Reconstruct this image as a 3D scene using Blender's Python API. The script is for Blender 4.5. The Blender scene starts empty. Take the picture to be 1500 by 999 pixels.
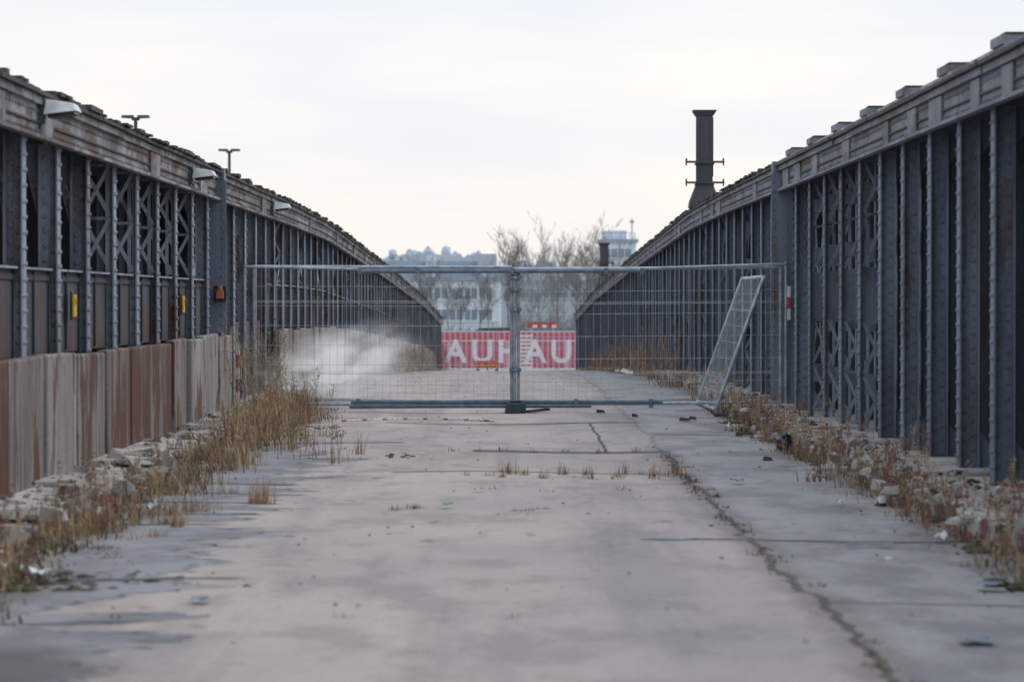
import bpy, math, random
from mathutils import Vector, Matrix
random.seed(7)
R=random.random
def U(a,b): return a+(b-a)*random.random()
sc=bpy.context.scene
sc.view_settings.view_transform='Standard'; sc.view_settings.look='None'; sc.view_settings.exposure=0

# ---------------------------------------------------------------- profile
PROF=[(-50,0),(52,0),(62,-0.05),(90,-0.58),(131,-1.5),(165,-2.55),(176,-2.66),(400,-2.66)]
def dz(y):
    for (a,za),(b,zb) in zip(PROF,PROF[1:]):
        if y<=b:
            return za+(zb-za)*max(0,(y-a))/(b-a)
    return -2.66

# ---------------------------------------------------------------- materials
def new_mat(name):
    m=bpy.data.materials.new(name); m.use_nodes=True
    nt=m.node_tree; b=nt.nodes['Principled BSDF']
    return m,nt,b
def math_(nt,op,a,b=None,c=None,clamp=False):
    n=nt.nodes.new('ShaderNodeMath'); n.operation=op; n.use_clamp=clamp
    for i,v in enumerate((a,b,c)):
        if v is None: continue
        if isinstance(v,(int,float)): n.inputs[i].default_value=v
        else: nt.links.new(v,n.inputs[i])
    return n.outputs[0]
def mixc(nt,f,a,b,mode='MIX'):
    n=nt.nodes.new('ShaderNodeMix'); n.data_type='RGBA'; n.blend_type=mode
    for s,v in ((n.inputs[0],f),(n.inputs[6],a),(n.inputs[7],b)):
        if isinstance(v,(int,float)): s.default_value=v
        elif isinstance(v,tuple): s.default_value=(*v[:3],1)
        else: nt.links.new(v,s)
    return n.outputs[2]
def noise(nt,vec,scale,detail=5,rough=.6,stretch=(1,1,1),loc=(0,0,0)):
    mp=nt.nodes.new('ShaderNodeMapping'); mp.inputs['Scale'].default_value=stretch; mp.inputs['Location'].default_value=loc
    nt.links.new(vec,mp.inputs[0])
    n=nt.nodes.new('ShaderNodeTexNoise'); n.inputs['Scale'].default_value=scale; n.inputs['Detail'].default_value=detail; n.inputs['Roughness'].default_value=rough
    nt.links.new(mp.outputs[0],n.inputs['Vector'])
    return n.outputs['Fac']
def sstep(nt,v,a,b):
    n=nt.nodes.new('ShaderNodeMapRange'); n.interpolation_type='SMOOTHSTEP'
    n.inputs['From Min'].default_value=a; n.inputs['From Max'].default_value=b
    nt.links.new(v,n.inputs['Value']); return n.outputs[0]
def coords(nt): 
    return nt.nodes.new('ShaderNodeTexCoord').outputs['Object']
def grey(nt,v):
    cc=nt.nodes.new('ShaderNodeCombineColor')
    for i in range(3): nt.links.new(v,cc.inputs[i])
    return cc.outputs[0]
def weathered(name,base,second,rust,rust_lo=.58,rust_hi=.72,scale=1.5,stretch=(1,1,.25),rough=.7,metal=0,bump=.3,fine=.35,streak=None,sk=.75,streak_lo=.50):
    m,nt,b=new_mat(name); co=coords(nt)
    n1=noise(nt,co,scale,4,.65,stretch); n2=noise(nt,co,scale*.6,3,.5,stretch,(13,5,2)); n3=noise(nt,co,30,2,.6)
    c=mixc(nt,sstep(nt,n2,.35,.65),base,second)
    c=mixc(nt,sstep(nt,n1,rust_lo,rust_hi),c,rust)
    if streak:
        n4=noise(nt,co,7,4,.6,(1,1,.07),(3,3,3)); c=mixc(nt,math_(nt,'MULTIPLY',sstep(nt,n4,streak_lo,streak_lo+.16),sk),c,streak)
    v=math_(nt,'MULTIPLY_ADD',n3,fine*2,1-fine)
    c=mixc(nt,1.0,c,grey(nt,v),'MULTIPLY')
    nt.links.new(c,b.inputs['Base Color'])
    b.inputs['Roughness'].default_value=rough; b.inputs['Metallic'].default_value=metal
    bp=nt.nodes.new('ShaderNodeBump'); bp.inputs['Strength'].default_value=bump; bp.inputs['Distance'].default_value=.01
    nt.links.new(n1,bp.inputs['Height']); nt.links.new(bp.outputs[0],b.inputs['Normal'])
    return m
def plain(name,col,rough=.6,metal=0,var=.25,scale=8):
    m,nt,b=new_mat(name); co=coords(nt)
    n=noise(nt,co,scale,2,.6)
    d=tuple(c*(1-var) for c in col); u=tuple(min(1,c*(1+var)) for c in col)
    nt.links.new(mixc(nt,sstep(nt,n,.3,.7),d,u),b.inputs['Base Color'])
    b.inputs['Roughness'].default_value=rough; b.inputs['Metallic'].default_value=metal
    return m

M={}
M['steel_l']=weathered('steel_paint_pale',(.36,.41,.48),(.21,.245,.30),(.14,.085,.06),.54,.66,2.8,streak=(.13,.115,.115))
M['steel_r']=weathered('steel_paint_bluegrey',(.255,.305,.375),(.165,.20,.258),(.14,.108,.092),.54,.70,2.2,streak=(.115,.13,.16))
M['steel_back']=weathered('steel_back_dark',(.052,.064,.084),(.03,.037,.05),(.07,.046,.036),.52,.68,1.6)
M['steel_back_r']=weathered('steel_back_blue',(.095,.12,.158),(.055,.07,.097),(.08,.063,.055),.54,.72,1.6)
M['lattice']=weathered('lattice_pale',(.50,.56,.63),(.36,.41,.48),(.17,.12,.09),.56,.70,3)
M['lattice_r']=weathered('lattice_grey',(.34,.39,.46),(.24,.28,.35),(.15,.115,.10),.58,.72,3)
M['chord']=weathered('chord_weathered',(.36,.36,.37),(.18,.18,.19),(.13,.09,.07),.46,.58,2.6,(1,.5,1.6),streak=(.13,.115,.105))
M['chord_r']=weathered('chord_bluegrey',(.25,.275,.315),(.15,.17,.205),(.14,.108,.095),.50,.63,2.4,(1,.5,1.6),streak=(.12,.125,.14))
M['dark']=weathered('chord_top_dark',(.055,.05,.05),(.035,.035,.038),(.10,.07,.05),.5,.65,3,(1,1,1))
M['band']=weathered('rusty_band',(.055,.054,.064),(.09,.093,.11),(.105,.052,.035),.52,.62,2.6,(1,1,.5),streak=(.03,.028,.03),sk=.6)
M['b_light']=weathered('barrier_panel_light',(.35,.335,.32),(.25,.235,.225),(.12,.062,.042),.52,.60,1.6,(1,1.4,.45),.85,streak=(.14,.088,.065),sk=.7,streak_lo=.52)
M['b_mid']=weathered('barrier_panel_mid',(.29,.265,.25),(.185,.165,.152),(.105,.048,.03),.48,.56,1.6,(1,1.4,.45),.85,streak=(.10,.052,.036),sk=.75,streak_lo=.49)
M['b_rust']=weathered('barrier_panel_rusty',(.25,.21,.19),(.155,.115,.095),(.11,.046,.028),.43,.53,1.6,(1,1.4,.45),.85,streak=(.07,.035,.026),sk=.8,streak_lo=.47)
M['rustedge']=weathered('rust_edge',(.06,.042,.036),(.04,.032,.03),(.10,.05,.033),.5,.6,4)
M['barrier2']=weathered('barrier_concrete',(.31,.29,.275),(.22,.205,.195),(.14,.105,.085),.52,.66,1.2,(1,1,.3),.85,streak=(.16,.13,.11))
M['kerb']=weathered('kerb_concrete',(.50,.48,.45),(.36,.345,.33),(.16,.13,.105),.54,.62,3.5,(1,1,1),.9)
M['galv']=plain('galvanised',(.40,.45,.50),.42,.35)
M['galv_d']=plain('galvanised_dark',(.15,.20,.25),.45,.3)
M['wire']=plain('wire',(.55,.59,.63),.5,.1)
M['foot']=plain('rubber_foot',(.035,.06,.07),.8)
M['white']=plain('white_enamel',(.72,.74,.74),.5,0,.12)
M['blk']=plain('dark_glass',(.03,.03,.035),.3)
M['yellow']=plain('yellow_reflector',(.75,.48,.03),.4)
M['red']=plain('red_plastic',(.45,.06,.05),.5)
M['orange']=plain('orange_plastic',(.75,.22,.08),.5)
M['orused']=plain('orange_faded',(.42,.14,.07),.6)
M['mast']=weathered('mast_rusty',(.085,.08,.088),(.06,.06,.068),(.12,.07,.06),.55,.7,3)
M['tan']=plain('dry_grass_tan',(.46,.335,.19),.9,0,.35,3)
M['straw']=plain('dry_grass_straw',(.55,.44,.28),.9,0,.3,3)
M['brown']=plain('dry_grass_brown',(.25,.165,.105),.9,0,.35,3)
M['rusty']=plain('dry_weed_rust',(.26,.125,.10),.9,0,.35,3)
M['green']=plain('moss_green',(.13,.19,.04),.9,0,.35,6)
M['soil']=plain('dark_soil',(.075,.065,.05),1,0,.4,10)
M['stone']=plain('rubble_stone',(.42,.40,.37),.9,0,.4,6)
M['tree']=plain('hazy_bark',(.27,.265,.28),.9,0,.12,1)  # distance haze is mixed into the bark colours
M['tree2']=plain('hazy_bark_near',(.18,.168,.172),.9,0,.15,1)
M['hill']=plain('hazy_wood',(.50,.57,.64),1,0,.08,.05)  # far haze painted in as a pale blue wood colour
M['bwhite']=plain('office_facade',(.70,.76,.83),.7,0,.05,.5)  # building tones paled and blued as painted distance haze
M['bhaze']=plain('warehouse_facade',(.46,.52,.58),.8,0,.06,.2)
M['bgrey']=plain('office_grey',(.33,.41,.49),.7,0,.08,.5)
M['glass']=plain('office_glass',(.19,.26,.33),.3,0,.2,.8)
M['lampd']=plain('lamp_dark',(.06,.065,.07),.5)
M['paper']=plain('paper',(.75,.77,.8),.8,0,.1)
M['vgreen']=plain('green_plastic',(.05,.5,.12),.6)
M['moss']=plain('moss_mat',(.09,.10,.05),1,0,.5,14)
M['blue']=plain('bluegrey_plastic',(.27,.34,.42),.6)
M['terrain']=plain('terrain_grass',(.30,.32,.27),1,0,.3,.05)

# ---------------------------------------------------------------- mesh builder
class MB:
    def __init__(s): s.v=[]; s.f=[]; s.m=[]; s.mats=[]
    def mi(s,k):
        if k not in s.mats: s.mats.append(k)
        return s.mats.index(k)
    def add(s,vs,fs,k):
        o=len(s.v); i=s.mi(k)
        s.v+= [tuple(v) for v in vs]
        for f in fs: s.f.append(tuple(o+q for q in f)); s.m.append(i)
    def hexa(s,p,k):
        s.add(p,[(0,3,2,1),(4,5,6,7),(0,1,5,4),(1,2,6,5),(2,3,7,6),(3,0,4,7)],k)
    def box(s,x0,x1,y0,y1,z0,z1,k,follow=False):
        a,b=(dz(y0),dz(y1)) if follow else (0,0)
        s.hexa([(x0,y0,z0+a),(x1,y0,z0+a),(x1,y1,z0+b),(x0,y1,z0+b),(x0,y0,z1+a),(x1,y0,z1+a),(x1,y1,z1+b),(x0,y1,z1+b)],k)
    def tube(s,p0,p1,r0,k,n=6,r1=None,cap=True):
        if r1 is None: r1=r0
        p0=Vector(p0);p1=Vector(p1);d=(p1-p0)
        if d.length<1e-6: return
        d.normalize(); a=d.orthogonal().normalized(); b=d.cross(a)
        vs=[]
        for p,r in((p0,r0),(p1,r1)):
            for i in range(n):
                t=2*math.pi*i/n; vs.append(p+a*r*math.cos(t)+b*r*math.sin(t))
        fs=[(i,(i+1)%n,n+(i+1)%n,n+i) for i in range(n)]
        if cap: fs+=[tuple(range(n-1,-1,-1)),tuple(range(n,2*n))]
        s.add(vs,fs,k)
    def bar(s,p0,p1,w,t,side,k):
        p0=Vector(p0);p1=Vector(p1);d=(p1-p0).normalized(); sd=Vector(side); a=d.cross(sd).normalized()*w/2; c=sd.normalized()*t/2
        s.hexa([p0-a-c,p0+a-c,p0+a+c,p0-a+c,p1-a-c,p1+a-c,p1+a+c,p1-a+c],k)
    def rivet(s,p,n,r,k):
        p=Vector(p);n=Vector(n);a=n.orthogonal().normalized();b=n.cross(a)
        vs=[p+(a*math.cos(t)+b*math.sin(t))*r for t in (0,1.2566,2.5133,3.7699,5.0265)]
        vs+=[p+n*r*.6+(a*math.cos(t)+b*math.sin(t))*r*.55 for t in (0,1.2566,2.5133,3.7699,5.0265)]
        s.add(vs,[(i,(i+1)%5,5+(i+1)%5,5+i) for i in range(5)]+[(5,6,7,8,9)],k)
    def lump(s,c,r,k,sq=1,n=7,rings=4):
        c=Vector(c); vs=[];
        for j in range(rings+1):
            ph=math.pi*j/rings
            for i in range(n):
                t=2*math.pi*i/n; q=r*U(.75,1.2)
                vs.append(c+Vector((math.cos(t)*math.sin(ph)*q,math.sin(t)*math.sin(ph)*q,math.cos(ph)*q*sq)))
        fs=[(j*n+i,j*n+(i+1)%n,(j+1)*n+(i+1)%n,(j+1)*n+i) for j in range(rings) for i in range(n)]
        s.add(vs,fs,k)
    def chunk(s,c,w,l,h,k):
        a=U(0,3.14); ca,sa=math.cos(a),math.sin(a); p=[]
        for zz,f in ((0,1),(h,.8)):
            for sx,sy in ((-1,-1),(1,-1),(1,1),(-1,1)):
                x=sx*w/2*f*U(.6,1.15); y=sy*l/2*f*U(.6,1.15)
                p.append((c[0]+x*ca-y*sa,c[1]+x*sa+y*ca,c[2]+zz*U(.6,1.2)))
        s.hexa(p,k)
    def obj(s,name,parent=None,bevel=0,smooth=False):
        me=bpy.data.meshes.new(name); me.from_pydata(s.v,[],s.f); 
        for k in s.mats: me.materials.append(M[k])
        me.polygons.foreach_set('material_index',s.m)
        if smooth: me.polygons.foreach_set('use_smooth',[True]*len(me.polygons))
        me.update(); o=bpy.data.objects.new(name,me); sc.collection.objects.link(o)
        if parent: o.parent=parent
        if bevel:
            b=o.modifiers.new('bevel','BEVEL'); b.width=bevel; b.segments=2; b.limit_method='ANGLE'
        return o
def empty(name):
    e=bpy.data.objects.new(name,None); sc.collection.objects.link(e); return e

g=MB(); g.add([(-4000,-300,-2.95),(4000,-300,-2.95),(4000,6000,-2.95),(-4000,6000,-2.95)],[(0,1,2,3)],'terrain'); g.obj('ground')

# ---------------------------------------------------------------- road
def road_mat():
    m,nt,b=new_mat('road_surface'); co=coords(nt)
    sp=nt.nodes.new('ShaderNodeSeparateXYZ'); nt.links.new(co,sp.inputs[0]); X,Y=sp.outputs[0],sp.outputs[1]
    nl=noise(nt,co,.35,3,.6,(1,.6,1)); nf=noise(nt,co,9,4,.7); ng=noise(nt,co,60,2,.6); nm=noise(nt,co,1.6,5,.65,(1,.5,1),(4,1,0))
    c=mixc(nt,sstep(nt,nl,.35,.65),(.50,.438,.41),(.405,.365,.352))
    c=mixc(nt,math_(nt,'MULTIPLY',sstep(nt,nm,.47,.62),.55),c,(.27,.245,.24))
    sm=noise(nt,co,.8,4,.65,(2.2,.12,1),(9,2,0))
    c=mixc(nt,math_(nt,'MULTIPLY',sstep(nt,sm,.48,.64),.40),c,(.25,.235,.235))
    sp2=noise(nt,co,3.2,2,.5,(1,.6,1),(1,8,0))
    c=mixc(nt,math_(nt,'MULTIPLY',sstep(nt,sp2,.68,.74),.55),c,(.13,.12,.115))
    xr=math_(nt,'ADD',X,math_(nt,'MULTIPLY',math_(nt,'SUBTRACT',noise(nt,co,.9,2,.5,(0,.5,0)),.5),.35))
    rm=sstep(nt,xr,1.50,1.56)
    c=mixc(nt,math_(nt,'MULTIPLY',rm,.72),c,mixc(nt,sstep(nt,nm,.4,.62),(.39,.395,.415),(.255,.262,.29)))
    rag=noise(nt,co,1.0,4,.62,(.45,1.3,0),(3,7,0))
    rag2=noise(nt,co,.45,2,.5,(0,.35,0),(0,3,0))
    far=sstep(nt,Y,27,36)
    xl=math_(nt,'ADD',math_(nt,'ADD',X,math_(nt,'MULTIPLY',math_(nt,'SUBTRACT',rag,.5),3.4)),math_(nt,'MULTIPLY',math_(nt,'SUBTRACT',rag2,.5),.8))
    xl=math_(nt,'ADD',xl,math_(nt,'MULTIPLY',math_(nt,'SUBTRACT',nf,.5),.30))
    xl=math_(nt,'ADD',xl,math_(nt,'MULTIPLY',far,.5))
    lm=math_(nt,'SUBTRACT',1,sstep(nt,xl,-1.81,-1.79))
    c=mixc(nt,math_(nt,'MULTIPLY',lm,.92),c,mixc(nt,sstep(nt,nm,.40,.62),(.30,.31,.345),(.20,.205,.23)))
    ed=math_(nt,'SUBTRACT',1,sstep(nt,math_(nt,'ABSOLUTE',math_(nt,'ADD',xl,1.83)),.02,.06))
    ed=math_(nt,'MULTIPLY',ed,sstep(nt,nf,.38,.48))
    c=mixc(nt,math_(nt,'MULTIPLY',ed,.8),c,(.06,.056,.055))
    dx=math_(nt,'MULTIPLY',math_(nt,'ADD',X,2.3),1.2); dy=math_(nt,'MULTIPLY',math_(nt,'SUBTRACT',Y,12.3),.7)
    dd=math_(nt,'SQRT',math_(nt,'ADD',math_(nt,'MULTIPLY',dx,dx),math_(nt,'MULTIPLY',dy,dy)))
    c=mixc(nt,math_(nt,'MULTIPLY',math_(nt,'SUBTRACT',1,sstep(nt,math_(nt,'ADD',dd,nm),1.0,1.5)),.8),c,(.105,.10,.105))
    ax=math_(nt,'ADD',math_(nt,'ABSOLUTE',X),math_(nt,'MULTIPLY',math_(nt,'SUBTRACT',nm,.5),1.6))
    dm=sstep(nt,ax,2.4,2.9)
    c=mixc(nt,math_(nt,'MULTIPLY',dm,.75),c,mixc(nt,sstep(nt,nf,.4,.6),(.14,.125,.11),(.27,.25,.225)))
    wx=math_(nt,'SUBTRACT',noise(nt,co,.8,5,.7,(.4,1,0)),.5)
    wy=math_(nt,'MULTIPLY',math_(nt,'SUBTRACT',noise(nt,co,1.2,4,.7,(1,.3,0)),.5),.3)
    Yw=math_(nt,'ADD',Y,wy); Xw=math_(nt,'ADD',X,math_(nt,'MULTIPLY',wx,.42))
    def line(v,at,w):
        d=math_(nt,'ABSOLUTE',math_(nt,'SUBTRACT',v,at)); return math_(nt,'SUBTRACT',1,sstep(nt,d,w*.4,w))
    def band(v,a,bb,s=.05):
        return math_(nt,'MULTIPLY',sstep(nt,v,a-s,a+s),math_(nt,'SUBTRACT',1,sstep(nt,v,bb-s,bb+s)))
    nearf=math_(nt,'SUBTRACT',1,math_(nt,'MULTIPLY',sstep(nt,Y,29,32),.6))
    tot=math_(nt,'MULTIPLY',line(Xw,1.53,.034),nearf)
    for at,w,a,bb in ((30.4,.34,-.35,1.6),(32.2,.2,-3,-1.1),(19.1,.12,.9,3.2),(34.0,.2,1.6,3.2),(46,.25,-3,3),(37.5,.2,-1.5,1.6),(26.8,.12,-1.0,1.6),(15.1,.05,1.5,3.2),
                      (25.2,.13,-2.9,-1.75),(23.9,.12,-2.9,-1.6),(22.6,.10,-2.8,-1.7),(21.4,.09,-2.8,-1.72),(20.5,.08,-2.7,-1.9),(16.4,.09,-2.6,-1.45),(14.3,.06,-2.6,-1.7)):
        tot=math_(nt,'MAXIMUM',tot,math_(nt,'MULTIPLY',line(Yw,at,w),band(X,a,bb)))
    tot=math_(nt,'MAXIMUM',tot,math_(nt,'MULTIPLY',line(math_(nt,'ADD',X,math_(nt,'MULTIPLY',wx,.15)),.98,.022),band(Y,30.4,37.5)))
    tot=math_(nt,'MULTIPLY',tot,sstep(nt,nf,.30,.44))
    c=mixc(nt,math_(nt,'MULTIPLY',tot,.88),c,(.05,.046,.043))
    halo=math_(nt,'MULTIPLY',line(Xw,1.53,.20),nearf); c=mixc(nt,math_(nt,'MULTIPLY',math_(nt,'MULTIPLY',halo,nf),.7),c,(.17,.145,.12))
    v=math_(nt,'MULTIPLY_ADD',ng,.5,.75); v2=math_(nt,'MULTIPLY_ADD',nf,.4,.8); v=math_(nt,'MULTIPLY',v,v2)
    sl=math_(nt,'MULTIPLY_ADD',band(Yw,26.8,30.4),-.08,1.0); v=math_(nt,'MULTIPLY',v,sl)
    c=mixc(nt,1.0,c,grey(nt,v),'MULTIPLY'); nt.links.new(c,b.inputs['Base Color'])
    b.inputs['Roughness'].default_value=.85
    h=math_(nt,'SUBTRACT',math_(nt,'ADD',math_(nt,'MULTIPLY',nf,.4),math_(nt,'MULTIPLY',ng,.3)),math_(nt,'MULTIPLY',tot,1.5))
    h=math_(nt,'SUBTRACT',h,math_(nt,'MULTIPLY',lm,.8))
    bp=nt.nodes.new('ShaderNodeBump'); bp.inputs['Strength'].default_value=.5; bp.inputs['Distance'].default_value=.02
    nt.links.new(h,bp.inputs['Height']); nt.links.new(bp.outputs[0],b.inputs['Normal'])
    return m
M['road']=road_mat()
r=MB(); ys=[-6+i*1.0 for i in range(0,192)]; xs=[-4.3+i*.43 for i in range(21)]
vs=[];fs=[]
for y in ys:
    for x in xs: vs.append((x,y,dz(y)+.012*math.sin(x*2.1+y*.31)+.008*math.sin(y*1.3+x)))
n=len(xs)
for j in range(len(ys)-1):
    for i in range(n-1): fs.append((j*n+i,j*n+i+1,(j+1)*n+i+1,(j+1)*n+i))
r.add(vs,fs,'road'); r.obj('road',smooth=True)
f=MB(); f.add([(-60,183,-2.67),(60,183,-2.67),(60,260,-2.67),(-60,260,-2.67)],[(0,1,2,3)],'kerb'); f.obj('forecourt_pavement')

def kerb(sgn,name):
    k=MB(); y=-4
    while y<172:
        L=U(.7,1.7); xi=U(2.95,3.08); h=U(.07,.13); dj=U(-.05,.05)
        o0,o1=dz(y),dz(y+L)
        p=[(sgn*xi,y,-.1+o0),(sgn*3.9,y,-.1+o0),(sgn*3.9,y+L-.03,-.1+o1),(sgn*(xi+dj),y+L-.03,-.1+o1),(sgn*xi,y,h+o0),(sgn*3.9,y,h+o0),(sgn*3.9,y+L-.03,h+o1),(sgn*(xi+dj),y+L-.03,h+o1)]
        k.hexa(p if sgn>0 else [p[1],p[0],p[3],p[2],p[5],p[4],p[7],p[6]],'kerb'); y+=L
    k.obj(name,bevel=.02)
kerb(-1,'kerb'); kerb(1,'kerb')

# ---------------------------------------------------------------- walls
MOD=1.8
def wall(sgn,name,top,steel,back,chordm,webd):
    root=empty(name)
    X=lambda a,b: tuple(sorted((sgn*a,sgn*b)))
    bp=MB(); rb=MB(); ch=MB(); la=MB(); rv=MB()
    ybeg=5.5; n=int((172-ybeg)/MOD)
    lm='lattice' if sgn<0 else 'lattice_r'
    for i in range(n):
        y=ybeg+i*MOD; y2=y+MOD; near=y<70
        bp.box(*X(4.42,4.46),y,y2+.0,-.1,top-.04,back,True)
        bp.box(*X(3.92,4.42),y,y2-.004,-.1,0.06,'kerb',True)
        zt=top-.34; zb=0.0
        wd=webd*U(.92,1.08)
        d0=3.72; d1=d0+wd; j=U(-.03,.03)
        o=dz(y)
        laced = (28.5<y<37.5 or (y>46 and i%3==1)) if sgn<0 else (31<y<38.5 or (y>43 and i%3==0))
        zweb = 1.76 if (laced and sgn<0) else zt
        if not laced or sgn<0:
            rb.box(*X(d0,d1),y+j,y+j+.02,zb+o,zweb+o,steel)
        rb.box(*X(d0-.016,d0-.001),y+j-.08,y+j+.10,zb+o,zt+o,steel)
        if laced:
            rb.box(*X(d0,d0+.045),y+j,y+j+.02,zweb+o+.002 if sgn<0 else zb+o,zt+o,steel)
            xo=4.03
            rb.box(*X(xo-.035,xo),y+j,y+j+.02,zb+o,zt+o,lm)
            zs=1.78 if sgn<0 else .14
            nst=2 if sgn<0 else 5
            step=(zt-zs)/nst; u0=U(-.04,.04)
            for k in range(nst):
                za,zb2=zs+k*step+.01,zs+(k+1)*step-.01
                if sgn>0 and k==2: continue
                wdt=.036
                la.bar((sgn*(d0+.03),y+j-.008,za+o),(sgn*(xo-.02),y+j-.008,zb2+o),wdt,.010,(0,1,0),lm)
                if sgn<0 or k!=3:
                    la.bar((sgn*(d0+.03),y+j-.020,zb2+o),(sgn*(xo-.02),y+j-.020,za+o),wdt,.010,(0,1,0),lm)
                la.bar((sgn*(d0+.055),y+j-.012,zb2+o-.001),(sgn*(xo-.02),y+j-.012,zb2+o-.001),.03,.006,(0,1,0),steel)
                if near:
                    for xx_,zz_ in ((3.875,(za+zb2)/2),(d0+.05,zb2),(xo-.03,zb2),(3.80,za+step*.25),(3.95,za+step*.25)): rv.rivet((sgn*xx_,y+j-.026,zz_+o),(0,-1,0),.013,lm)
            if sgn>0: rb.box(*X(d0+.046,xo-.036),y+j,y+j+.02,zs+2*step+o,zs+3*step+o,steel)
        else:
            rb.box(*X(d1+.001,d1+.02),y+j-.06,y+j+.09,zb+o,zt+o,steel)
            for zz,s in ((zt+o,-1),(0.12+o,1)):
                p=[(sgn*d0,y+j+.03,zz),(sgn*(d1+.28),y+j+.03,zz),(sgn*(d1),y+j+.03,zz+s*.34)]
                q=[(a,b+.015,c) for a,b,c in p]
                rb.add(p+q,[(0,1,2),(3,5,4),(0,1,4,3),(1,2,5,4),(2,0,3,5)],steel)
        if sgn<0 and not laced:
            rb.bar((-4.0,y+.10,zt+o),(-(3.76),y+.10,1.76+o),.06,.012,(0,1,0),'lattice')
            if near:
                for q in range(12):
                    t=q/12+.03; rv.rivet((-4.0+.24*t,y+.094,zt+o+(1.76-zt)*t),(0,-1,0),.022,'lattice')
        elif sgn>0:
            rb.box(*X(3.93,3.97),y+.5,y+.53,zb+o,zt+o,back); rb.box(*X(3.93,3.945),y+.42,y+.499,zb+o,zt+o,steel)
            for zz in (.55,1.25,2.0,2.6):
                rb.box(*X(3.80,3.935),y+.40,y+.41,zz+o+U(-.1,0),zz+o+.16,steel)
        if near:
            z=.1; rr=.022 if sgn>0 else .026
            while z<zt-.03:
                if not (laced and z>zweb) and not (laced and sgn>0):
                    rv.rivet((sgn*(d0+.03),y+j-.0,z+o),(0,-1,0),rr,steel)
                    rv.rivet((sgn*(d1-.03),y+j-.0,z+o+.05),(0,-1,0),rr,steel)
                if y<45:
                    rv.rivet((sgn*(d0-.016),y+j-.045,z+o),(-sgn,0,0),rr,steel)
                    rv.rivet((sgn*(d0-.016),y+j+.06,z+o),(-sgn,0,0),rr,steel)
                z+=.12
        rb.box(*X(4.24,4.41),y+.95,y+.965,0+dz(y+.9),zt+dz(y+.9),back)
        o2=dz(y2); za,zb2=(1.78,zt) if sgn<0 else (.3,zt)
        if y>38:
            la.bar((sgn*4.08,y+.08,za+o),(sgn*4.12,y2-.05,zb2+o2),.12,.012,(1,0,0),lm)
            la.bar((sgn*4.12,y+.08,zb2+o),(sgn*4.09,y2-.05,za+o2),.12,.012,(1,0,0),lm)
        jj=U(-.02,.02); dip=U(-.012,.012)
        ch.box(*X(3.66,3.70),y,y2,top-.36,top-.04,chordm,True)
        ch.box(*X(3.58+dip,4.5),y,y2-.004,top-.038,top-.005+jj*.3,'dark',True)
        ch.box(*X(3.59,3.658),y,y2-.004,top-.375,top-.345,chordm,True)
        ch.box(*X(3.62+dip,3.658),y,y2-.004,top-.10,top-.042,chordm,True)
        ch.box(*X(3.64,3.658),y,y2-.004,top-.25,top-.235,'dark',True)
        if R()<.4:
            a=U(.1,.6); ch.box(*X(3.635,3.657),y+a,y+a+U(.4,.9),top-.34,top-.11,chordm,True)
        if near:
            q=y+.06
            while q<y2:
                for zz in (top-.31,top-.15):
                    rv.rivet((sgn*3.655,q,zz+dz(q)),(-sgn,0,0),.018,chordm)
                q+=.15
        if sgn<0 or y>41:
            for _ in range(7):
                q=U(y,y2-.3); l=U(.1,.5); ch.box(*X(U(3.53,3.6),U(3.7,4.2)),q,q+l,top+.001,top+U(.01,.045),'dark',True)
    if sgn>0:
        y=14.0
        while y<41:
            yy=y+U(-.06,.06)
            ch.box(3.58,4.06,yy,yy+.5,top+.032,top+.10,chordm); ch.box(3.62,3.97,yy+.05,yy+.28,top+.102,top+.125,'dark'); y+=2.8
        for q in range(14,160,1):
            if q<42: ch.box(3.60,3.66,q,q+.985,top+.004,top+.03,'kerb' if R()<.35 else chordm,True)
    bp.obj('back_plate',root); rb.obj('stiffener_ribs',root); ch.obj('top_chord',root)
    la.obj('lattice_bracing',root)
    rv.obj('rivets',root)
    return root
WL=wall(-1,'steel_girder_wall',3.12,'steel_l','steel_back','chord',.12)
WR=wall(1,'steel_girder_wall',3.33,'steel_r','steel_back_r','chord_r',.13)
b=MB()
y=5.5
while y<171:
    if not (39<y<46.5):
        b.box(-3.80,-3.785,y+.03,y+MOD-.0,1.06,1.74,'band',True)
        b.box(-3.80,-3.74,y+.02,y+MOD-.01,1.742,1.76,'steel_l',True)
        b.box(-3.783,-3.765,y+.9,y+.95,1.08,1.74,'steel_back',True)
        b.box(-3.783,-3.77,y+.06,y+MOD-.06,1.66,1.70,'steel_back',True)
    else:
        b.box(-3.80,-3.785,y+.03,y+MOD-.0,.1,1.2,'band',True)
    y+=MOD
b.obj('rusty_plate_band',WL)
c=MB()
c.box(-3.80,-3.56,38.45,38.75,1.09,3.15,'steel_r'); c.box(-3.83,-3.53,38.40,38.44,1.09,3.0,'steel_r')
z=1.2
while z<3.0:
    for x in (-3.78,-3.58): c.rivet((x,38.40,z),(0,-1,0),.02,'steel_r')
    z+=.12
c.obj('joint_column',WL)
c=MB()
c.box(3.55,3.80,41.2,41.5,0,3.36,'steel_r'); c.box(3.52,3.83,41.15,41.19,0,3.2,'steel_r')
z=.2
while z<3.2:
    for x in (3.55,3.80): c.rivet((x,41.15,z),(0,-1,0),.02,'steel_r')
    z+=.12
c.obj('joint_column',WR)

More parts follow.
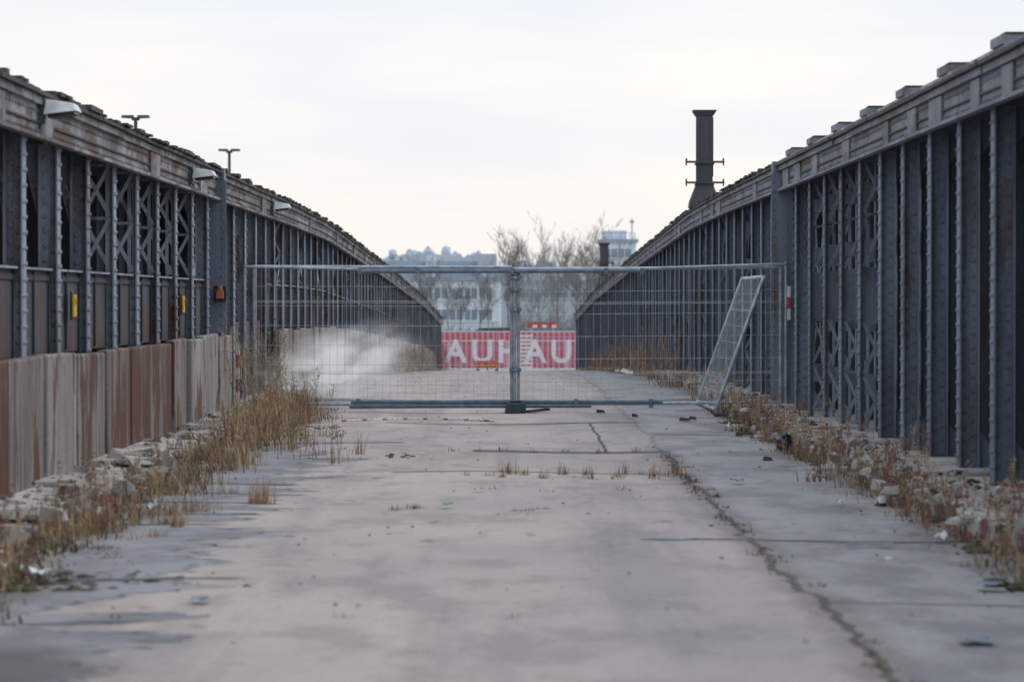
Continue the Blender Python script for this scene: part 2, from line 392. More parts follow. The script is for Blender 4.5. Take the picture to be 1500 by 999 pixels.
def barrier(name,y0,y1,mats,h):
    m=MB(); k=MB(); y=y0; i=0
    while y<y1-.5:
        L=MOD-U(.10,.14); t=U(-.03,.03); t2=U(-.03,.03); o=dz(y);o2=dz(y+L); hh=h+U(-.03,.02); h2=hh+U(-.015,.015)
        a,b_=-3.60+t,-3.60+t2
        m.hexa([(a-.11,y,o+.05),(a,y,o+.05),(b_,y+L,o2+.05),(b_-.11,y+L,o2+.05),(a-.11,y,o+hh),(a,y,o+hh),(b_,y+L,o2+h2),(b_-.11,y+L,o2+h2)],mats[i%len(mats)])
        if y<60:
            k.box(-3.66,-3.64,y+L+.005,y+MOD-.005,.05,h-.05,'rustedge')
        y+=MOD; i+=1
    o=m.obj(name,bevel=.02)
    k.box(-3.735,-3.725,y0,min(y1,60),.05,h-.06,'soil'); k.obj('dark_gap_backing',o)  # dark sheet, not real soil, added so the panel gaps go dark
    return o
barrier('concrete_barrier',5.9,38.3,['b_mid','b_rust','b_mid','b_light','b_rust','b_mid','b_light','b_mid','b_rust','b_mid','b_light','b_mid','b_rust','b_rust','b_mid','b_mid','b_light','b_light'],1.07)
barrier('concrete_barrier',48.0,150,['barrier2'],1.03)
m=MB(); m.box(-3.70,-3.60,38.35,40.0,.1,1.05,'b_light'); m.obj('concrete_barrier',bevel=.02)

for y in (26.2,35.0):
    e=MB(); e.box(-3.72,-3.70,y-.02,y+.14,1.36,1.55,'yellow'); e.box(-3.735,-3.721,y-.04,y+.16,1.33,1.58,'blk'); 
    e.tube((-3.70,y+.06,1.50),(-3.69,y+.06,1.50),.03,'orange',10); e.obj('yellow_reflector',bevel=.004)
e=MB(); e.box(-3.64,-3.55,38.2,38.3,1.52,1.62,'orused'); e.tube((-3.595,38.25,1.62),(-3.595,38.25,1.68),.04,'orused',12,.03); e.box(-3.68,-3.52,38.301,38.33,1.48,1.68,'blk'); e.obj('warning_lamp',bevel=.008)
e=MB()
e.tube((-3.545,40.2,0.1),(-3.545,40.2,1.0),.015,'galv')
for i in range(5): e.box(-3.565,-3.515,40.15,40.17,.15+i*.16,.15+i*.16+.158,'red' if i%2 else 'white')
e.obj('guide_marker_board')
e=MB()
for i in range(3): e.box(3.71,3.76,40.95,40.965,1.24+i*.15,1.24+i*.15+.148,'red' if i==1 else 'white')
e.box(3.72,3.75,40.966,41.14,1.4,1.5,'galv'); e.obj('reflector_board')

def flood(y,z=2.86):
    e=MB()
    x=-3.45
    e.hexa([(x-.16,y-.16,z-.06),(x+.10,y-.16,z-.03),(x+.10,y+.16,z-.03),(x-.16,y+.16,z-.06),(x-.14,y-.13,z+.06),(x+.07,y-.13,z+.03),(x+.07,y+.13,z+.03),(x-.14,y+.13,z+.06)],'white')
    e.hexa([(x-.13,y-.13,z-.085),(x+.08,y-.13,z-.055),(x+.08,y+.13,z-.055),(x-.13,y+.13,z-.085),(x-.13,y-.13,z-.062),(x+.08,y-.13,z-.034),(x+.08,y+.13,z-.034),(x-.13,y+.13,z-.062)],'blk')
    e.box(x-.21,x-.161,y-.05,y+.05,z-.12,z+.12,'galv_d'); e.tube((x-.2,y,z-.1),(x-.2,y-.1,z-.22),.02,'galv_d')
    e.tube((x-.2,y+.06,z+.02),(x-.2,y+.5,z-.16),.012,'lampd')
    e.obj('wall_floodlight',bevel=.012)
flood(24.0,3.0); flood(35.2,2.95); flood(47.3,2.95)

def slamp(x,y,z):
    e=MB(); e.tube((x,y,-2.9),(x,y,z-.1),.09,'lampd',10,.055)
    e.tube((x-.12,y,z-.06),(x+.12,y,z-.06),.05,'lampd',8)
    for s in(-1,1):
        e.hexa([(x+s*.06,y-.14,z-.05),(x+s*.43,y-.14,z-.03),(x+s*.43,y+.14,z-.03),(x+s*.06,y+.14,z-.05),(x+s*.06,y-.12,z+.05),(x+s*.41,y-.10,z+.05),(x+s*.41,y+.10,z+.05),(x+s*.06,y+.12,z+.05)],'lampd')
    e.obj('street_lamp')
slamp(-11.4,94,7.10); slamp(-10.9,120,7.35)

def mast(x,y,zb,zt):
    e=MB(); w=.155
    prof=[(zb,.30),(zb+.12,.29),(zb+.42,w+.02),(zb+.55,w),(zt-.12,w),(zt-.10,w+.02),(zt-.02,w+.07),(zt,w+.075)]
    vs=[]
    for z,r_ in prof:
        vs+=[(x-r_,y-r_,z),(x+r_,y-r_,z),(x+r_,y+r_,z),(x-r_,y+r_,z)]
    fs=[]
    for j in range(len(prof)-1):
        for i in range(4): fs.append((j*4+i,j*4+(i+1)%4,(j+1)*4+(i+1)%4,(j+1)*4+i))
    fs.append(tuple(range(4*(len(prof)-1),4*len(prof))))
    e.add(vs,fs,'mast')
    e.box(x-w-.012,x-w+.05,y-w-.012,y-w-.001,zb+.6,zt-.14,'mast'); e.box(x+w-.05,x+w+.012,y-w-.012,y-w-.001,zb+.6,zt-.14,'mast')
    for z in (zb+.47,zb+.87):
        e.box(x-.38,x+.38,y-w-.06,y-w-.014,z,z+.04,'mast')
        e.box(x-w-.03,x+w+.03,y-w-.03,y+w+.03,z-.03,z-.003,'mast')
        for s in(-1,1): e.tube((x+s*.36,y-w-.03,z+.041),(x+s*.36,y-w-.03,z+.09),.018,'mast'); e.tube((x+s*.36,y-w-.03,z-.05),(x+s*.36,y-w-.03,z-.001),.015,'mast')
    z=zb+.6
    while z<zt-.15:
        for s in(-1,1): e.rivet((x+s*(w-.025),y-w-.012,z),(0,-1,0),.014,'mast')
        z+=.1
    e.obj('steel_mast')
mast(3.82,60,3.30,5.2); mast(3.70,119,2.05,3.72)

# ---------------------------------------------------------------- construction fence
def panel(e,o,u,v,mesh='wire',fr='galv',r=.021,dx=.1,dy=.26,wr=1):
    o=Vector(o);u=Vector(u);v=Vector(v)
    c=[o,o+u,o+u+v,o+v]
    for i in range(4): e.tube(c[i],c[(i+1)%4],r,fr,8)
    n=int(u.length/dx)
    for i in range(1,n): e.tube(o+u*i/n,o+u*i/n+v,.0020*wr,mesh,3,cap=False)
    n=int(v.length/dy)
    for i in range(1,n):
        t=i/n
        e.tube(o+v*t,o+v*t+u,.003*wr,mesh,3,cap=False); 
    nrm=u.cross(v).normalized()
    for t in (.22,.74):
        e.tube(o+v*t-nrm*.02,o+v*t+u-nrm*.02,.004*wr,mesh,3,cap=False); e.tube(o+v*(t+.012),o+v*(t+.012)+u,.0035*wr,mesh,3,cap=False)
root=empty('construction_fence')
FY=41.0
e=MB(); panel(e,(-3.40,FY,.12),(3.44,-.02,-.01),(0,0,1.83)); e.tube((-3.52,FY-.05,.02),(-3.52,FY-.05,1.97),.019,'galv',8); e.tube((-3.52,FY-.05,1.95),(-1.95,FY-.05,1.915),.018,'galv',8); e.obj('mesh_panel_west',root)
e=MB(); panel(e,(.13,FY-.02,.11),(3.50,.02,.03),(0,0,1.80)); e.tube((3.70,FY-.03,.05),(3.70,FY-.03,2.02),.021,'galv',8); e.tube((1.8,FY-.05,1.925),(3.70,FY-.05,1.985),.018,'galv',8); e.obj('mesh_panel_east',root)
e=MB()
e.tube((-2.02,FY-.09,1.885),(1.82,FY-.09,1.895),.030,'galv_d',10)
e.tube((-2.10,FY-.09,.150),(2.05,FY-.09,.150),.026,'galv_d',10)
e.tube((-2.12,FY-.10,.088),(1.1,FY-.10,.10),.028,'galv_d',10)
e.tube((-1.9,FY+.05,1.915),(2.0,FY+.05,1.93),.02,'galv',10)
for x in(-1.98,-1.2,.06,1.3,1.78):
    e.box(x-.025,x+.025,FY-.13,FY+.03,1.85,1.93,'galv_d')
for x in(-2.0,.9,1.9): e.box(x-.025,x+.025,FY-.13,FY+.03,.07,.19,'galv_d')
e.tube((.08,FY-.05,-.0),(.08,FY-.05,1.9),.022,'galv',8)
e.obj('scaffold_tubes',root)
e=MB()
for z in (.55,1.35,1.62,1.78):
    e.box(.01,.17,FY-.085,FY-.045,z,z+.05,'galv_d'); e.tube((.09,FY-.12,z+.025),(.09,FY-.04,z+.025),.016,'yellow' if z>1.5 else 'galv',8)
e.obj('clamps',root,bevel=.004)
e=MB()
e.hexa([(-.05,FY-.42,0.012),(.24,FY-.42,0.012),(.24,FY+.36,0.012),(-.05,FY+.36,0.012),(-.03,FY-.39,.14),(.22,FY-.39,.14),(.22,FY+.33,.14),(-.03,FY+.33,.14)],'foot')
e.box(.02,.17,FY-.2,FY+.1,.142,.17,'foot'); e.obj('foot_block',root,bevel=.015)
e=MB(); panel(e,(2.74,FY-.35,.05),(-.03,3.4,0),(.64,0,1.76),r=.026,dx=.17,dy=.22,wr=1.2); e.obj('leaning_fence_panel')

# ---------------------------------------------------------------- vegetation
def blade(e,p,h,lean,w,k):
    a=U(0,6.283); d=Vector((math.cos(a),math.sin(a),0)); s=Vector((-d.y,d.x,0))*w
    p=Vector(p); pts=[]
    for t in (0,.45,.8,1):
        q=p+Vector((0,0,h*t*(1-.35*lean*t)))+d*(h*lean*t*t)
        pts.append((q,(1-t)*.8+.2 if t<1 else 0))
    vs=[]
    for q,ww in pts[:-1]: vs+=[q-s*ww,q+s*ww]
    vs.append(pts[-1][0])
    e.add(vs,[(0,1,3,2),(2,3,5,4),(4,5,6)],k)
def clump(e,x,y,h,n,rad,kinds,w=.004,lean=.5,z=None):
    z0=dz(y) if z is None else z
    for _ in range(n):
        a=U(0,6.283); q=rad*math.sqrt(R())*U(.5,1.3)
        blade(e,(x+q*math.cos(a),y+q*math.sin(a),z0),h*U(.25,1.15),U(0,lean)*U(.3,1.2),w*U(.7,1.3),random.choice(kinds))
def weed(e,x,y,h,k,z0):
    top=Vector((x+U(-.2,.2)*h,y+U(-.2,.2)*h,z0+h)); base=Vector((x,y,z0))
    e.tube(base,top,.0035,k,3,.002,False)
    for _ in range(int(6+h*8)):
        t=U(.25,1); p=base.lerp(top,t); a=U(0,6.28); l=h*U(.1,.3)*(1.2-t*.6)
        q=p+Vector((math.cos(a)*l*.6,math.sin(a)*l*.6,l)); e.tube(p,q,.0025,k,3,.0015,False)
        for _ in range(3):
            s=q+Vector((U(-.02,.02),U(-.02,.02),U(-.03,.03))); r_=U(.004,.010)
            e.add([s+Vector((-r_,0,0)),s+Vector((r_,0,0)),s+Vector((0,r_*.5,r_*1.8))],[(0,1,2)],k)
e=MB()
T=['tan','straw','tan','brown']
y=11.5
while y<41:
    for _ in range(random.choice((2,3,3,4))):
        dens=.5+.5*math.sin(y*.9)+.3*math.sin(y*2.3)
        if R()<.12+.5*dens or y>30:
            x=-2.97+abs(random.gauss(0,.24))-.05
            clump(e,x,y+U(-.2,.2),U(.10,.34),int(U(30,75)),U(.10,.26),T if R()<.7 else ['brown','rusty','tan'],.004,1.0)
    y+=.3
y=11.5
while y<42:
    clump(e,-2.95+abs(random.gauss(0,.25)),y,U(.04,.1),50,.25,['brown','soil','tan','moss'],.006,1.3); y+=.18
for y in (19.5,20.4,21.3,24,27,31,32,33.5,34.5):
    for _ in range(4): clump(e,U(-2.75,-2.1),y+U(-.4,.4),U(.06,.24),int(U(15,50)),U(.06,.18),T,.004,.9)
clump(e,-1.83,22.6,.24,90,.09,T,.004,.7); clump(e,-1.80,22.6,.17,60,.10,T,.004,.9)
for _ in range(75):
    y=U(33,41); clump(e,U(-3.2,-2.65),y,U(.2,.5),45,.16,['tan','straw','brown'],.0045,.7)
e.obj('dry_grass_verge')
e=MB()
for _ in range(130):
    y=U(12,42); weed(e,U(-3.15,-2.5),y,U(.15,.45),random.choice(('brown','rusty','tan')),0)
for _ in range(34): weed(e,U(-3.5,-3.0),U(38,42.5),U(.5,1.15),random.choice(('tan','straw','brown')),.05)
for _ in range(14): weed(e,U(-2.4,-1.6),U(28,31),U(.15,.4),'brown',0)
e.obj('dry_weed_stalks')
e=MB()
for _ in range(360):
    y=U(11,42); weed(e,2.93+random.gauss(0,.13),y,U(.05,.24)*(1.3 if R()<.12 else 1),random.choice(('rusty','rusty','brown','tan')),.02)
for _ in range(90):
    y=U(12,42); weed(e,U(2.95,3.6),y,U(.08,.32),random.choice(('rusty','brown','tan')),.1)
y=11.5
while y<42:
    clump(e,2.90+random.gauss(0,.12),y,U(.04,.15),34,.16,['brown','rusty','tan','soil'],.0045,1.3)
    if R()<.3: clump(e,U(3.0,3.5),y,U(.06,.2),26,.14,['tan','rusty','brown'],.004,1.1,.1)
    y+=.24
e.obj('dry_weed_verge')
e=MB()
for _ in range(420):
    y=U(44,110); s=random.choice((-1,1)); x=s*(3.05+random.gauss(0,.22)) 
    weed(e,x,y,U(.15,.45 if y<70 else .7),random.choice(('rusty','brown','brown','tan')),dz(y))
for _ in range(55):
    y=U(60,95); weed(e,3.2+U(-.4,.3),y,U(.4,1.1),random.choice(('brown','rusty','tan')),dz(y))
for _ in range(70):
    y=U(95,150); weed(e,-3.2+U(-.2,.8),y,U(.4,1.1),random.choice(('brown','rusty')),dz(y))
for _ in range(160):
    y=U(44,120); s=random.choice((-1,1)); clump(e,s*(3.0+random.gauss(0,.18)),y,U(.1,.3),30,.25,['brown','tan','rusty'],.006,1.)
e.obj('roadside_brush')
e=MB()
def jw(px,py,h,n=14):
    d=1.5*4500/(py-440); x=(px-745)/4500*d; clump(e,x,d,h,n,.06,['brown','tan','rusty'],.0035,1.2)
for px in (690,712,728,740,742,762,800,803,820,855,868,900,905,915,935,962,968,985,992,1000): jw(px+U(-8,8),698+U(-5,5),U(.05,.17),int(U(12,30)))
for px in (582,600,612,760,775,795): jw(px,746+U(-4,4),U(.03,.07),26)
for px in (905,910,720,700,800): jw(px,720+U(-3,3),U(.02,.06),12)
for px in (640,665,700,735,780,830,880,930): jw(px,662+U(-2,2),U(.03,.09),14)
for px in (470,490,505,525,530,455): jw(px,672+U(-8,8),U(.15,.35),10)
for px in (170,505,750,1145,175): jw(px,905 if px>500 or px<200 else 860,U(.02,.04),8)
e.obj('joint_weeds')
e=MB(); y=12
while y<30:
    if R()<.5: clump(e,1.53+U(-.07,.07),y,U(.01,.045),20,.07,['brown','rusty','soil'],.004,1.2)
    y+=.15
e.obj('crack_weeds')
e=MB()
for _ in range(260):
    y=U(12,42); s=random.choice((-1,1)); x=s*(2.95+random.gauss(0,.13)); e.lump((x,y,dz(y)-.0),U(.04,.14),random.choice(('soil','moss','soil')),.3)
for (px,py) in ((150,805),(160,820),(185,830),(170,815),(1200,690),(1180,683),(1210,700)):
    d=1.5*4500/(py-440); x=(px-745)/4500*d
    clump(e,x,d,.025,60,.12,['green','moss'],.007,1.2)
for _ in range(110):
    py=U(838,866); d=1.5*4500/(py-440); e.lump(((U(10,365)-745)/4500*d,d,-.01),U(.02,.08),random.choice(('moss','soil')),.4)
e.obj('moss_patches',smooth=True)

e=MB()
for _ in range(1100):
    y=U(12,46); s=1 if R()<.65 else -1; x=s*U(2.95,3.62) ; e.lump((x,y,.12),U(.008,.035)*(1 if R()<.93 else 1.8),random.choice(('stone','stone','kerb','soil')),.6,5,3)
for _ in range(200):
    y=U(12,44); s=random.choice((-1,1,-1)); w_=U(.05,.18); e.chunk((s*(3.0+random.gauss(0,.14)),y,.01 if R()<.5 else .10),w_,w_*U(.6,1.3),U(.03,.09),random.choice(('kerb','kerb','stone')))
for _ in range(45):
    y=U(14,38); w_=U(.22,.42); e.chunk((-U(3.0,3.42),y,.10),w_,w_*U(.7,1.6),U(.04,.08),'kerb')
for _ in range(260):
    y=U(12,40); e.lump((random.choice((-1,1))*(2.95-abs(random.gauss(0,.3))),y,.005),U(.004,.016),random.choice(('stone','soil','stone')),.6,5,3)
for _ in range(220):
    e.chunk((U(-2,2.6),U(13,60),.008),U(.008,.035),U(.008,.035),.008,random.choice(('stone','soil','kerb')))
e.obj('rubble')
def at(px,py,z=0):
    d=(1.5-z)*4500/(py-440); return (px-745)/4500*d,d
def litter(name,px,py,w,h,k):
    x,y=at(px,py); e=MB(); n=6; vs=[]
    for j in range(n):
        for i in range(n):
            vs.append((x+(i/(n-1)-.5)*w+U(-.1,.1)*w,y+(j/(n-1)-.5)*w*1.2+U(-.1,.1)*w,.02+abs(random.gauss(0,.5))*h+U(0,.3)*h))
    e.add(vs,[(j*n+i,j*n+i+1,(j+1)*n+i+1,(j+1)*n+i) for j in range(n-1) for i in range(n-1)],k); e.obj(name)
litter('crumpled_paper',52,848,.14,.05,'paper'); litter('crumpled_paper',8,842,.12,.06,'paper'); litter('plastic_scrap',295,886,.09,.02,'blue')
litter('plastic_scrap',226,752,.12,.04,'paper'); litter('green_wrapper',655,744,.08,.02,'vgreen'); litter('crumpled_paper',1302,826,.04,.02,'paper')
litter('plastic_scrap',1432,948,.14,.02,'blue'); litter('plastic_scrap',1112,645,.10,.03,'stone'); litter('crumpled_paper',915,549,.35,.08,'white')
litter('plastic_scrap',1450,862,.14,.02,'blue'); litter('crumpled_paper',1290,742,.07,.05,'paper'); litter('plastic_scrap',1232,742,.06,.03,'paper')
litter('crumpled_paper',1070,628,.10,.04,'paper'); litter('plastic_scrap',1380,795,.08,.04,'white'); litter('plastic_scrap',1080,708,.10,.02,'blue')
x,y=at(1150,662); e=MB(); e.lump((x,y,.08),.10,'blk',.95,10,6); e.tube((x-.02,y-.05,.14),(x+.02,y-.06,.18),.03,'blk',8); e.obj('black_rubble_sack',smooth=True)
for px,py,w in ((1125,677,.09),(1003,618,.14),(1015,616,.1),(1083,640,.08),(1060,612,.1),(930,612,.08),(880,606,.12)):
    x,y=at(px,py); e=MB(); e.hexa([(x-w/2,y-.05,.014),(x+w/2,y-.07,.014),(x+w/2.2,y+.08,.014),(x-w/2,y+.06,.014),(x-w/2.3,y-.03,.06),(x+w/3,y-.05,.05),(x+w/2.6,y+.06,.03),(x-w/2.5,y+.04,.05)],'dark'); e.obj('broken_asphalt_piece',bevel=.006)
x,y=at(788,606); e=MB(); e.bar((x-.13,y,.03),(x+.13,y+.3,.05),.09,.03,(0,0,1),'band'); e.obj('wooden_board')
for px,py in ((455,628),(488,627),(590,667)):
    x,y=at(px,py); e=MB()
    for _ in range(12): e.lump((x+U(-.16,.16),y+U(-.5,.5),.008),U(.01,.035),'soil',.4)
    e.obj('dirt_clods')
x,y=at(1275,802); e=MB(); e.bar((x-.14,y,.02),(x+.14,y+.02,.02),.05,.012,(0,0,1),'galv'); e.obj('steel_strip')
x,y=at(985,793); e=MB(); n=14; ps=[(x+.2*math.cos(6.283*i/n)*U(.6,1.1),y+.12*math.sin(6.283*i/n)*U(.6,1.2),.021) for i in range(n)]; e.add(ps,[tuple(range(n))],'blue'); e.obj('tar_patch')
e=MB(); px=500; i=0
while px<722:
    x,y=at(px,620-3*math.sin((px-500)/70)); x2,y2=at(px+5.5,620-3*math.sin((px-494)/70))
    e.tube((x,y,.03),(x2,y2,.03),.013,'white' if i%4 else 'orused',6); e.tube((x,y,.018),(x,y,.045),.009,'white',5); px+=7.5; i+=1
e.obj('barrier_chain')

# ---------------------------------------------------------------- end-of-bridge things
def banner():
    m,nt,b=new_mat('striped_banner'); co=coords(nt); sp=nt.nodes.new('ShaderNodeSeparateXYZ'); nt.links.new(co,sp.inputs[0])
    s=math_(nt,'SINE',math_(nt,'MULTIPLY',sp.outputs[0],2*math.pi/.33)); n=noise(nt,co,1,3)
    c=mixc(nt,sstep(nt,s,.1,.5),(.50,.08,.13),(.60,.32,.38)); c=mixc(nt,math_(nt,'MULTIPLY',n,.25),c,(.42,.25,.3))
    nt.links.new(c,b.inputs['Base Color']); return m
M['banner']=banner(); M['letter']=plain('banner_letter',(.76,.73,.77),.7,0,.05)
root=empty('store_banner_fence')
e=MB(); SY=186
e.box(-9,9,SY,SY+.03,-2.6,-.42,'banner')
for i in range(-9,10,2): e.box(i-.04,i+.04,SY+.031,SY+.1,-2.67,-.35,'bgrey')
e.box(-9,9,SY-.01,SY+.04,-.418,-.36,'white')
e.obj('banner_sheet',root)
for i,chh in enumerate('BAUHAUS'):
    cu=bpy.data.curves.new('letter','FONT'); cu.body=chh; cu.size=1.9; cu.offset=.05; cu.extrude=.012; cu.align_x='CENTER'
    o=bpy.data.objects.new('letter_%d'%i,cu); sc.collection.objects.link(o); o.location=((i-3)*1.60,SY-.03,-2.22); o.rotation_euler=(math.radians(90),0,0); cu.materials.append(M['letter']); o.parent=root
e=MB()
for x0 in (-7,-3.5,0,3.5): panel(e,(x0,SY-4,-2.6),(3.4,0,0),(0,0,1.7),'white','white',.022,.35,.5)
e.obj('white_mesh_fence')
e=MB(); gx=.9
for z in range(9): e.box(gx-.3,gx+.45,SY-5,SY-4.96,-2.5+z*.23,-2.5+z*.23+.12,'white')
e.box(gx-.36,gx-.3,SY-5.02,SY-4.95,-2.66,-.45,'bwhite'); e.box(gx+.45,gx+.51,SY-5.02,SY-4.95,-2.66,-.45,'bwhite'); e.obj('white_slatted_board')
e=MB()
for i in range(12):
    for j in range(2): e.box(1.2+i*.15,1.2+i*.15+.148,SY+6,SY+6.03,-.2+j*.17,-.2+j*.17+.168,'white' if (i//2%2 and j==0) else 'red')
e.tube((1.4,SY+6.05,-2.67),(1.4,SY+6.05,-.1),.04,'galv'); e.tube((2.8,SY+6.05,-2.67),(2.8,SY+6.05,-.1),.04,'galv'); e.obj('red_white_barrier_board')
e=MB(); cy=SY+9; cx=-1.35
prof=[(-2.3,.5),(-2.3,1.1),(-1.6,1.3),(-1.0,2.2),(-.6,2.42),(2.0,2.45),(2.3,2.3),(2.35,.5)]
vs=[]
prof=[(a*.8,b_) for a,b_ in prof]
for s in(-.95,.95):
    for px_,pz in prof: vs.append((cx+px_,cy+s*(.9 if pz>2 else 1),-2.67+pz))
k=len(prof); fs=[tuple(range(k)),tuple(range(2*k-1,k-1,-1))]+[(i,k+i,k+(i+1)%k,(i+1)%k) for i in range(k)]
e.add(vs,fs,'lampd')
e.hexa([(cx-.9,cy-.98,-2.67+1.4),(cx+1.5,cy-.98,-2.67+1.4),(cx+1.5,cy-.93,-2.67+1.4),(cx-.9,cy-.93,-2.67+1.4),(cx-.6,cy-.93,-2.67+2.1),(cx+1.5,cy-.93,-2.67+2.1),(cx+1.5,cy-.88,-2.67+2.1),(cx-.6,cy-.88,-2.67+2.1)],'glass')
for wx in(-1.25,1.2):
    for s in(-.98,.82): e.tube((cx+wx,cy+s,-2.33),(cx+wx,cy+s+.16,-2.33),.34,'blk',16)
e.obj('parked_van')
e=MB(); oy=100; ox=(714-745)/4500*oy; oz=dz(oy)
for i in range(2): e.box(ox-.34,ox+.34,oy,oy+.05,oz+.10+i*.14,oz+.10+i*.14+.10,'orange')
for s in(-.32,0,.32): e.box(ox+s-.025,ox+s+.025,oy+.051,oy+.08,oz,oz+.36,'orange')
e.box(ox-.36,ox-.25,oy-.2,oy+.25,oz,oz+.06,'blk'); e.box(ox+.25,ox+.36,oy-.2,oy+.25,oz,oz+.06,'blk'); e.obj('orange_plastic_barrier')

# ---------------------------------------------------------------- trees
def branch(e,p,d,L,r,lev,k):
    segs=3 if lev<2 else 1; q=p
    for i in range(segs):
        d2=(d+Vector((U(-.12,.12),U(-.12,.12),U(0,.10)))).normalized(); q2=q+d2*L/segs
        ra=r*(1-i/segs*.6); rb_=r*(1-(i+1)/segs*.6)
        e.tube(q,q2,ra,k,5 if lev==0 else 3,rb_,False)
        if lev<4:
            nb=(3,3,4,3)[lev] if not (lev==0 and i==0) else 0
            for _ in range(nb):
                a=U(0,6.283); s=U(.4,.75); side=Vector((math.cos(a),math.sin(a),0)); nd=(d2+side*s+Vector((0,0,.2))).normalized()
                t=R(); branch(e,q.lerp(q2,t),nd,L*U(.35,.6),max(rb_*.5,.014),lev+1,k)
        q=q2; d=d2
def bx(px,y): return (px-745)/4500*y
e=MB()
for px,yy,ty in ((615,310,385),(625,300,398),(640,310,392),(655,300,405),(676,290,410),(700,290,390),(716,290,372),(744,270,338),(748,290,350),(762,280,360),(775,265,372),(788,275,352),(806,265,364),(815,285,366),(826,280,350),(842,270,364),(850,285,352),(858,280,343),(868,262,360),(880,270,372),(900,275,364)):
    h=1.5+(440-ty)/4500*yy+2.9
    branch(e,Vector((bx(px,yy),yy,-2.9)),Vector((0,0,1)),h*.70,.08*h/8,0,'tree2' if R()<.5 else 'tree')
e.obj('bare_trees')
e=MB()
for _ in range(750):
    yy=U(205,240); px=U(600,900); h=U(.8,2.3)+(1.8*R() if px>755 else 0); x=bx(px,yy)
    p=Vector((x,yy,-2.9)); q=p+Vector((U(-.5,.5),U(-.5,.5),h)); k=random.choice(('tree','tree2')); e.tube(p,q,.03,k,3,.012,False)
    for _ in range(9):
        s=p.lerp(q,U(.3,1)); e.tube(s,s+Vector((U(-.7,.7),U(-.5,.5),U(.2,.8))),.015,k,3,.008,False)
e.obj('bare_thicket')
e=MB()
pts=[]; n=400
for i in range(n+1):
    x=-260+520*i/n; z=1.5+ 10.5+2.8*math.sin(x*.03+1.8)+1.0*math.sin(x*.17)+U(-.8,.8)- (4 if x>-6 else 0)
    pts.append((x,z))
vs=[(x,900+12*math.sin(x*.1),-3) for x,z in pts]+[(x,900+12*math.sin(x*.1),z) for x,z in pts]+[(x,960,z-2) for x,z in pts]
fs=[(i,i+1,n+2+i,n+1+i) for i in range(n)]+[(n+1+i,n+2+i,2*n+3+i,2*n+2+i) for i in range(n)]
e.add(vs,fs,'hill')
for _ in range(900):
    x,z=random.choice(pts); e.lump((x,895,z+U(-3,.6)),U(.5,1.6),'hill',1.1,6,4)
e.obj('wooded_hill')

# ---------------------------------------------------------------- buildings
def office(name,x0,x1,y,z1,floors,fh,wm='bwhite',dep=25,ww=1.6):
    root=empty(name); e=MB(); w=MB()
    e.box(x0,x1,y,y+dep,-3,z1,wm)
    e.box(x0-.3,x1+.3,y-.3,y+dep,z1+.01,z1+.45,'bgrey')
    for k in range(floors):
        zt=z1-.8-k*fh; zb=zt-fh*.48
        e.box(x0+.2,x1-.2,y-.18,y-.01,zb-.22,zb-.05,wm)
        x=x0+.5
        while x<x1-ww:
            w.box(x,x+ww*.82,y-.05,y-.012,zb,zt,'glass'); e.box(x+ww*.38,x+ww*.44,y-.09,y-.052,zb,zt,wm); x+=ww
    e.obj('walls',root); w.obj('windows',root)
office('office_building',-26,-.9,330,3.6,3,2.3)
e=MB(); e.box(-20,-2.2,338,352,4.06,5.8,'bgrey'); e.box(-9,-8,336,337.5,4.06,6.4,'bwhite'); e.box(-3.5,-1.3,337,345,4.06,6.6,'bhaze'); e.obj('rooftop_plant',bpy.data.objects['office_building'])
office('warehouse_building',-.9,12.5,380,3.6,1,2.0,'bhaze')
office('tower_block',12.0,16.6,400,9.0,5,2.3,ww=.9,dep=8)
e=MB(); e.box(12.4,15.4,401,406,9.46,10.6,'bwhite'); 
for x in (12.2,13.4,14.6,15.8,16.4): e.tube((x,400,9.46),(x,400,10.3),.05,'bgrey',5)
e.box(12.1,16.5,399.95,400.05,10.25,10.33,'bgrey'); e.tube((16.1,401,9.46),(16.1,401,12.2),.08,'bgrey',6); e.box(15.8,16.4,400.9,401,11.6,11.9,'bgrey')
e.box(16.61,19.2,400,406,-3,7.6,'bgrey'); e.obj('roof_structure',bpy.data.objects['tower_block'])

# ---------------------------------------------------------------- steam
def steam(loc,scl,dens,seed,rot=0):
    bpy.ops.mesh.primitive_ico_sphere_add(subdivisions=2,radius=1,location=loc); o=bpy.context.object; o.name='steam_cloud'; o.scale=scl; o.rotation_euler=(0,rot,0)
    m=bpy.data.materials.new('steam'); m.use_nodes=True; nt=m.node_tree; nt.nodes.clear()
    out=nt.nodes.new('ShaderNodeOutputMaterial'); v=nt.nodes.new('ShaderNodeVolumePrincipled'); nt.links.new(v.outputs[0],out.inputs['Volume'])
    v.inputs['Color'].default_value=(1,1,1,1)
    co=coords(nt); ln=nt.nodes.new('ShaderNodeVectorMath'); ln.operation='LENGTH'; nt.links.new(co,ln.inputs[0])
    fall=math_(nt,'SUBTRACT',1,sstep(nt,ln.outputs['Value'],.1,.95))
    n=noise(nt,co,1.9,5,.62,(1.3,1,1.3),(seed,2,0)); nn=sstep(nt,n,.40,.66)
    d=math_(nt,'MULTIPLY',math_(nt,'MULTIPLY',fall,nn),dens)
    nt.links.new(d,v.inputs['Density']); nt.links.new(math_(nt,'MULTIPLY',d,.38),v.inputs['Emission Strength']); v.inputs['Emission Color'].default_value=(.96,.97,1,1); o.data.materials.append(m)  # slight glow added to stand in for light scattered inside the steam
steam((-2.60,47,.42),(1.7,1.0,.85),2.6,7.7,-.3)

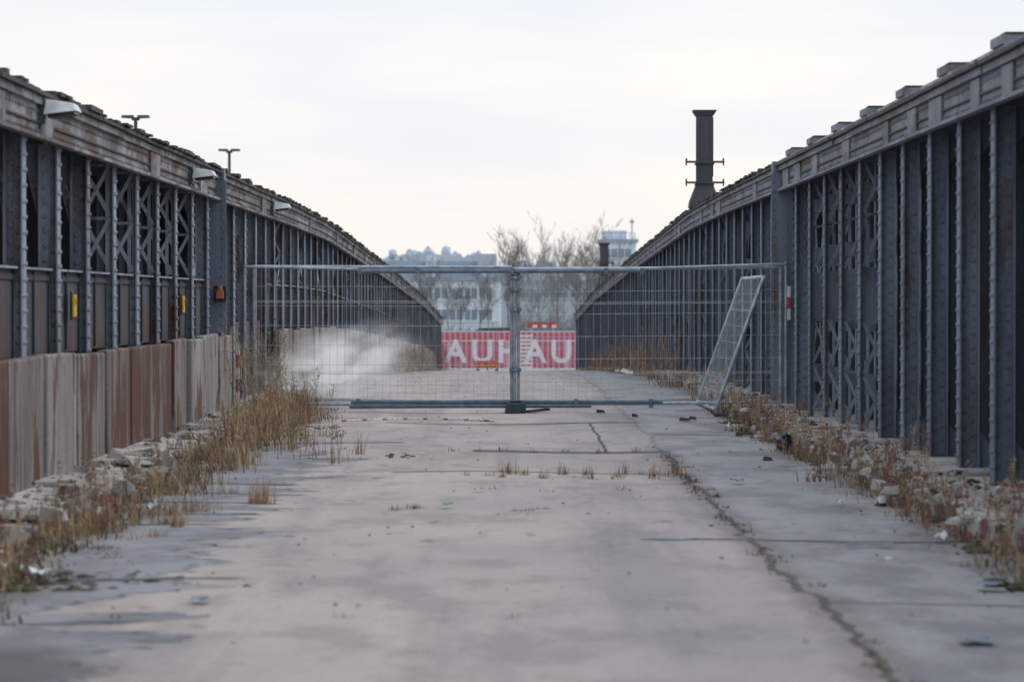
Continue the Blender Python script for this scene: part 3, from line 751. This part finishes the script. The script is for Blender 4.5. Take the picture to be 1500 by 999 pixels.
# ---------------------------------------------------------------- sky & light
w=bpy.data.worlds.new('World'); sc.world=w; w.use_nodes=True; nt=w.node_tree; bg=nt.nodes['Background']
sky=nt.nodes.new('ShaderNodeTexSky'); sky.sky_type='NISHITA'; sky.sun_disc=False
EL,RO=45,60
sky.sun_elevation=math.radians(EL); sky.sun_rotation=math.radians(RO); sky.dust_density=4; sky.air_density=1
tc=nt.nodes.new('ShaderNodeTexCoord'); gen=tc.outputs['Generated']
sc1=nt.nodes.new('ShaderNodeVectorMath'); sc1.operation='SCALE'; sc1.inputs['Scale'].default_value=.12; nt.links.new(sky.outputs[0],sc1.inputs[0])
n1=noise(nt,gen,5,4,.5,(1,1,5)); n2=noise(nt,gen,3.0,3,.5,(1,1,9),(2,3,1))
cl=mixc(nt,sstep(nt,n1,.32,.66),(.85,.875,.93),(1.0,.97,.91))
sp=nt.nodes.new('ShaderNodeSeparateXYZ'); nt.links.new(gen,sp.inputs[0])
hz=math_(nt,'SUBTRACT',1,sstep(nt,sp.outputs[2],.005,.05))
cl=mixc(nt,math_(nt,'MULTIPLY',hz,.6),cl,(.96,.91,.89))
up=sstep(nt,math_(nt,'ADD',sp.outputs[2],math_(nt,'MULTIPLY',math_(nt,'SUBTRACT',n2,.5),.06)),.078,.112)
cl=mixc(nt,math_(nt,'MULTIPLY',up,.75),cl,(.72,.80,.92))
c=mixc(nt,.90,sc1.outputs[0],cl); nt.links.new(c,bg.inputs[0]); bg.inputs[1].default_value=1.10
ld=bpy.data.lights.new('sun','SUN'); ld.energy=.9; ld.angle=math.radians(40); ld.color=(1,.97,.94)
lo=bpy.data.objects.new('sun',ld); sc.collection.objects.link(lo)
sd=Vector((math.sin(math.radians(RO))*math.cos(math.radians(EL)),math.cos(math.radians(RO))*math.cos(math.radians(EL)),math.sin(math.radians(EL))))
lo.rotation_euler=(-sd).to_track_quat('-Z','Y').to_euler()

# ---------------------------------------------------------------- camera
cd=bpy.data.cameras.new('camera'); cam=bpy.data.objects.new('camera',cd); sc.collection.objects.link(cam); sc.camera=cam
cd.sensor_width=36; cd.lens=108; cd.clip_end=8000; cd.clip_start=.1
cam.location=(0,0,1.5); cam.rotation_euler=(math.radians(90-.757),0,math.radians(-.064))
cd.dof.use_dof=True; cd.dof.focus_distance=41; cd.dof.aperture_fstop=3.2
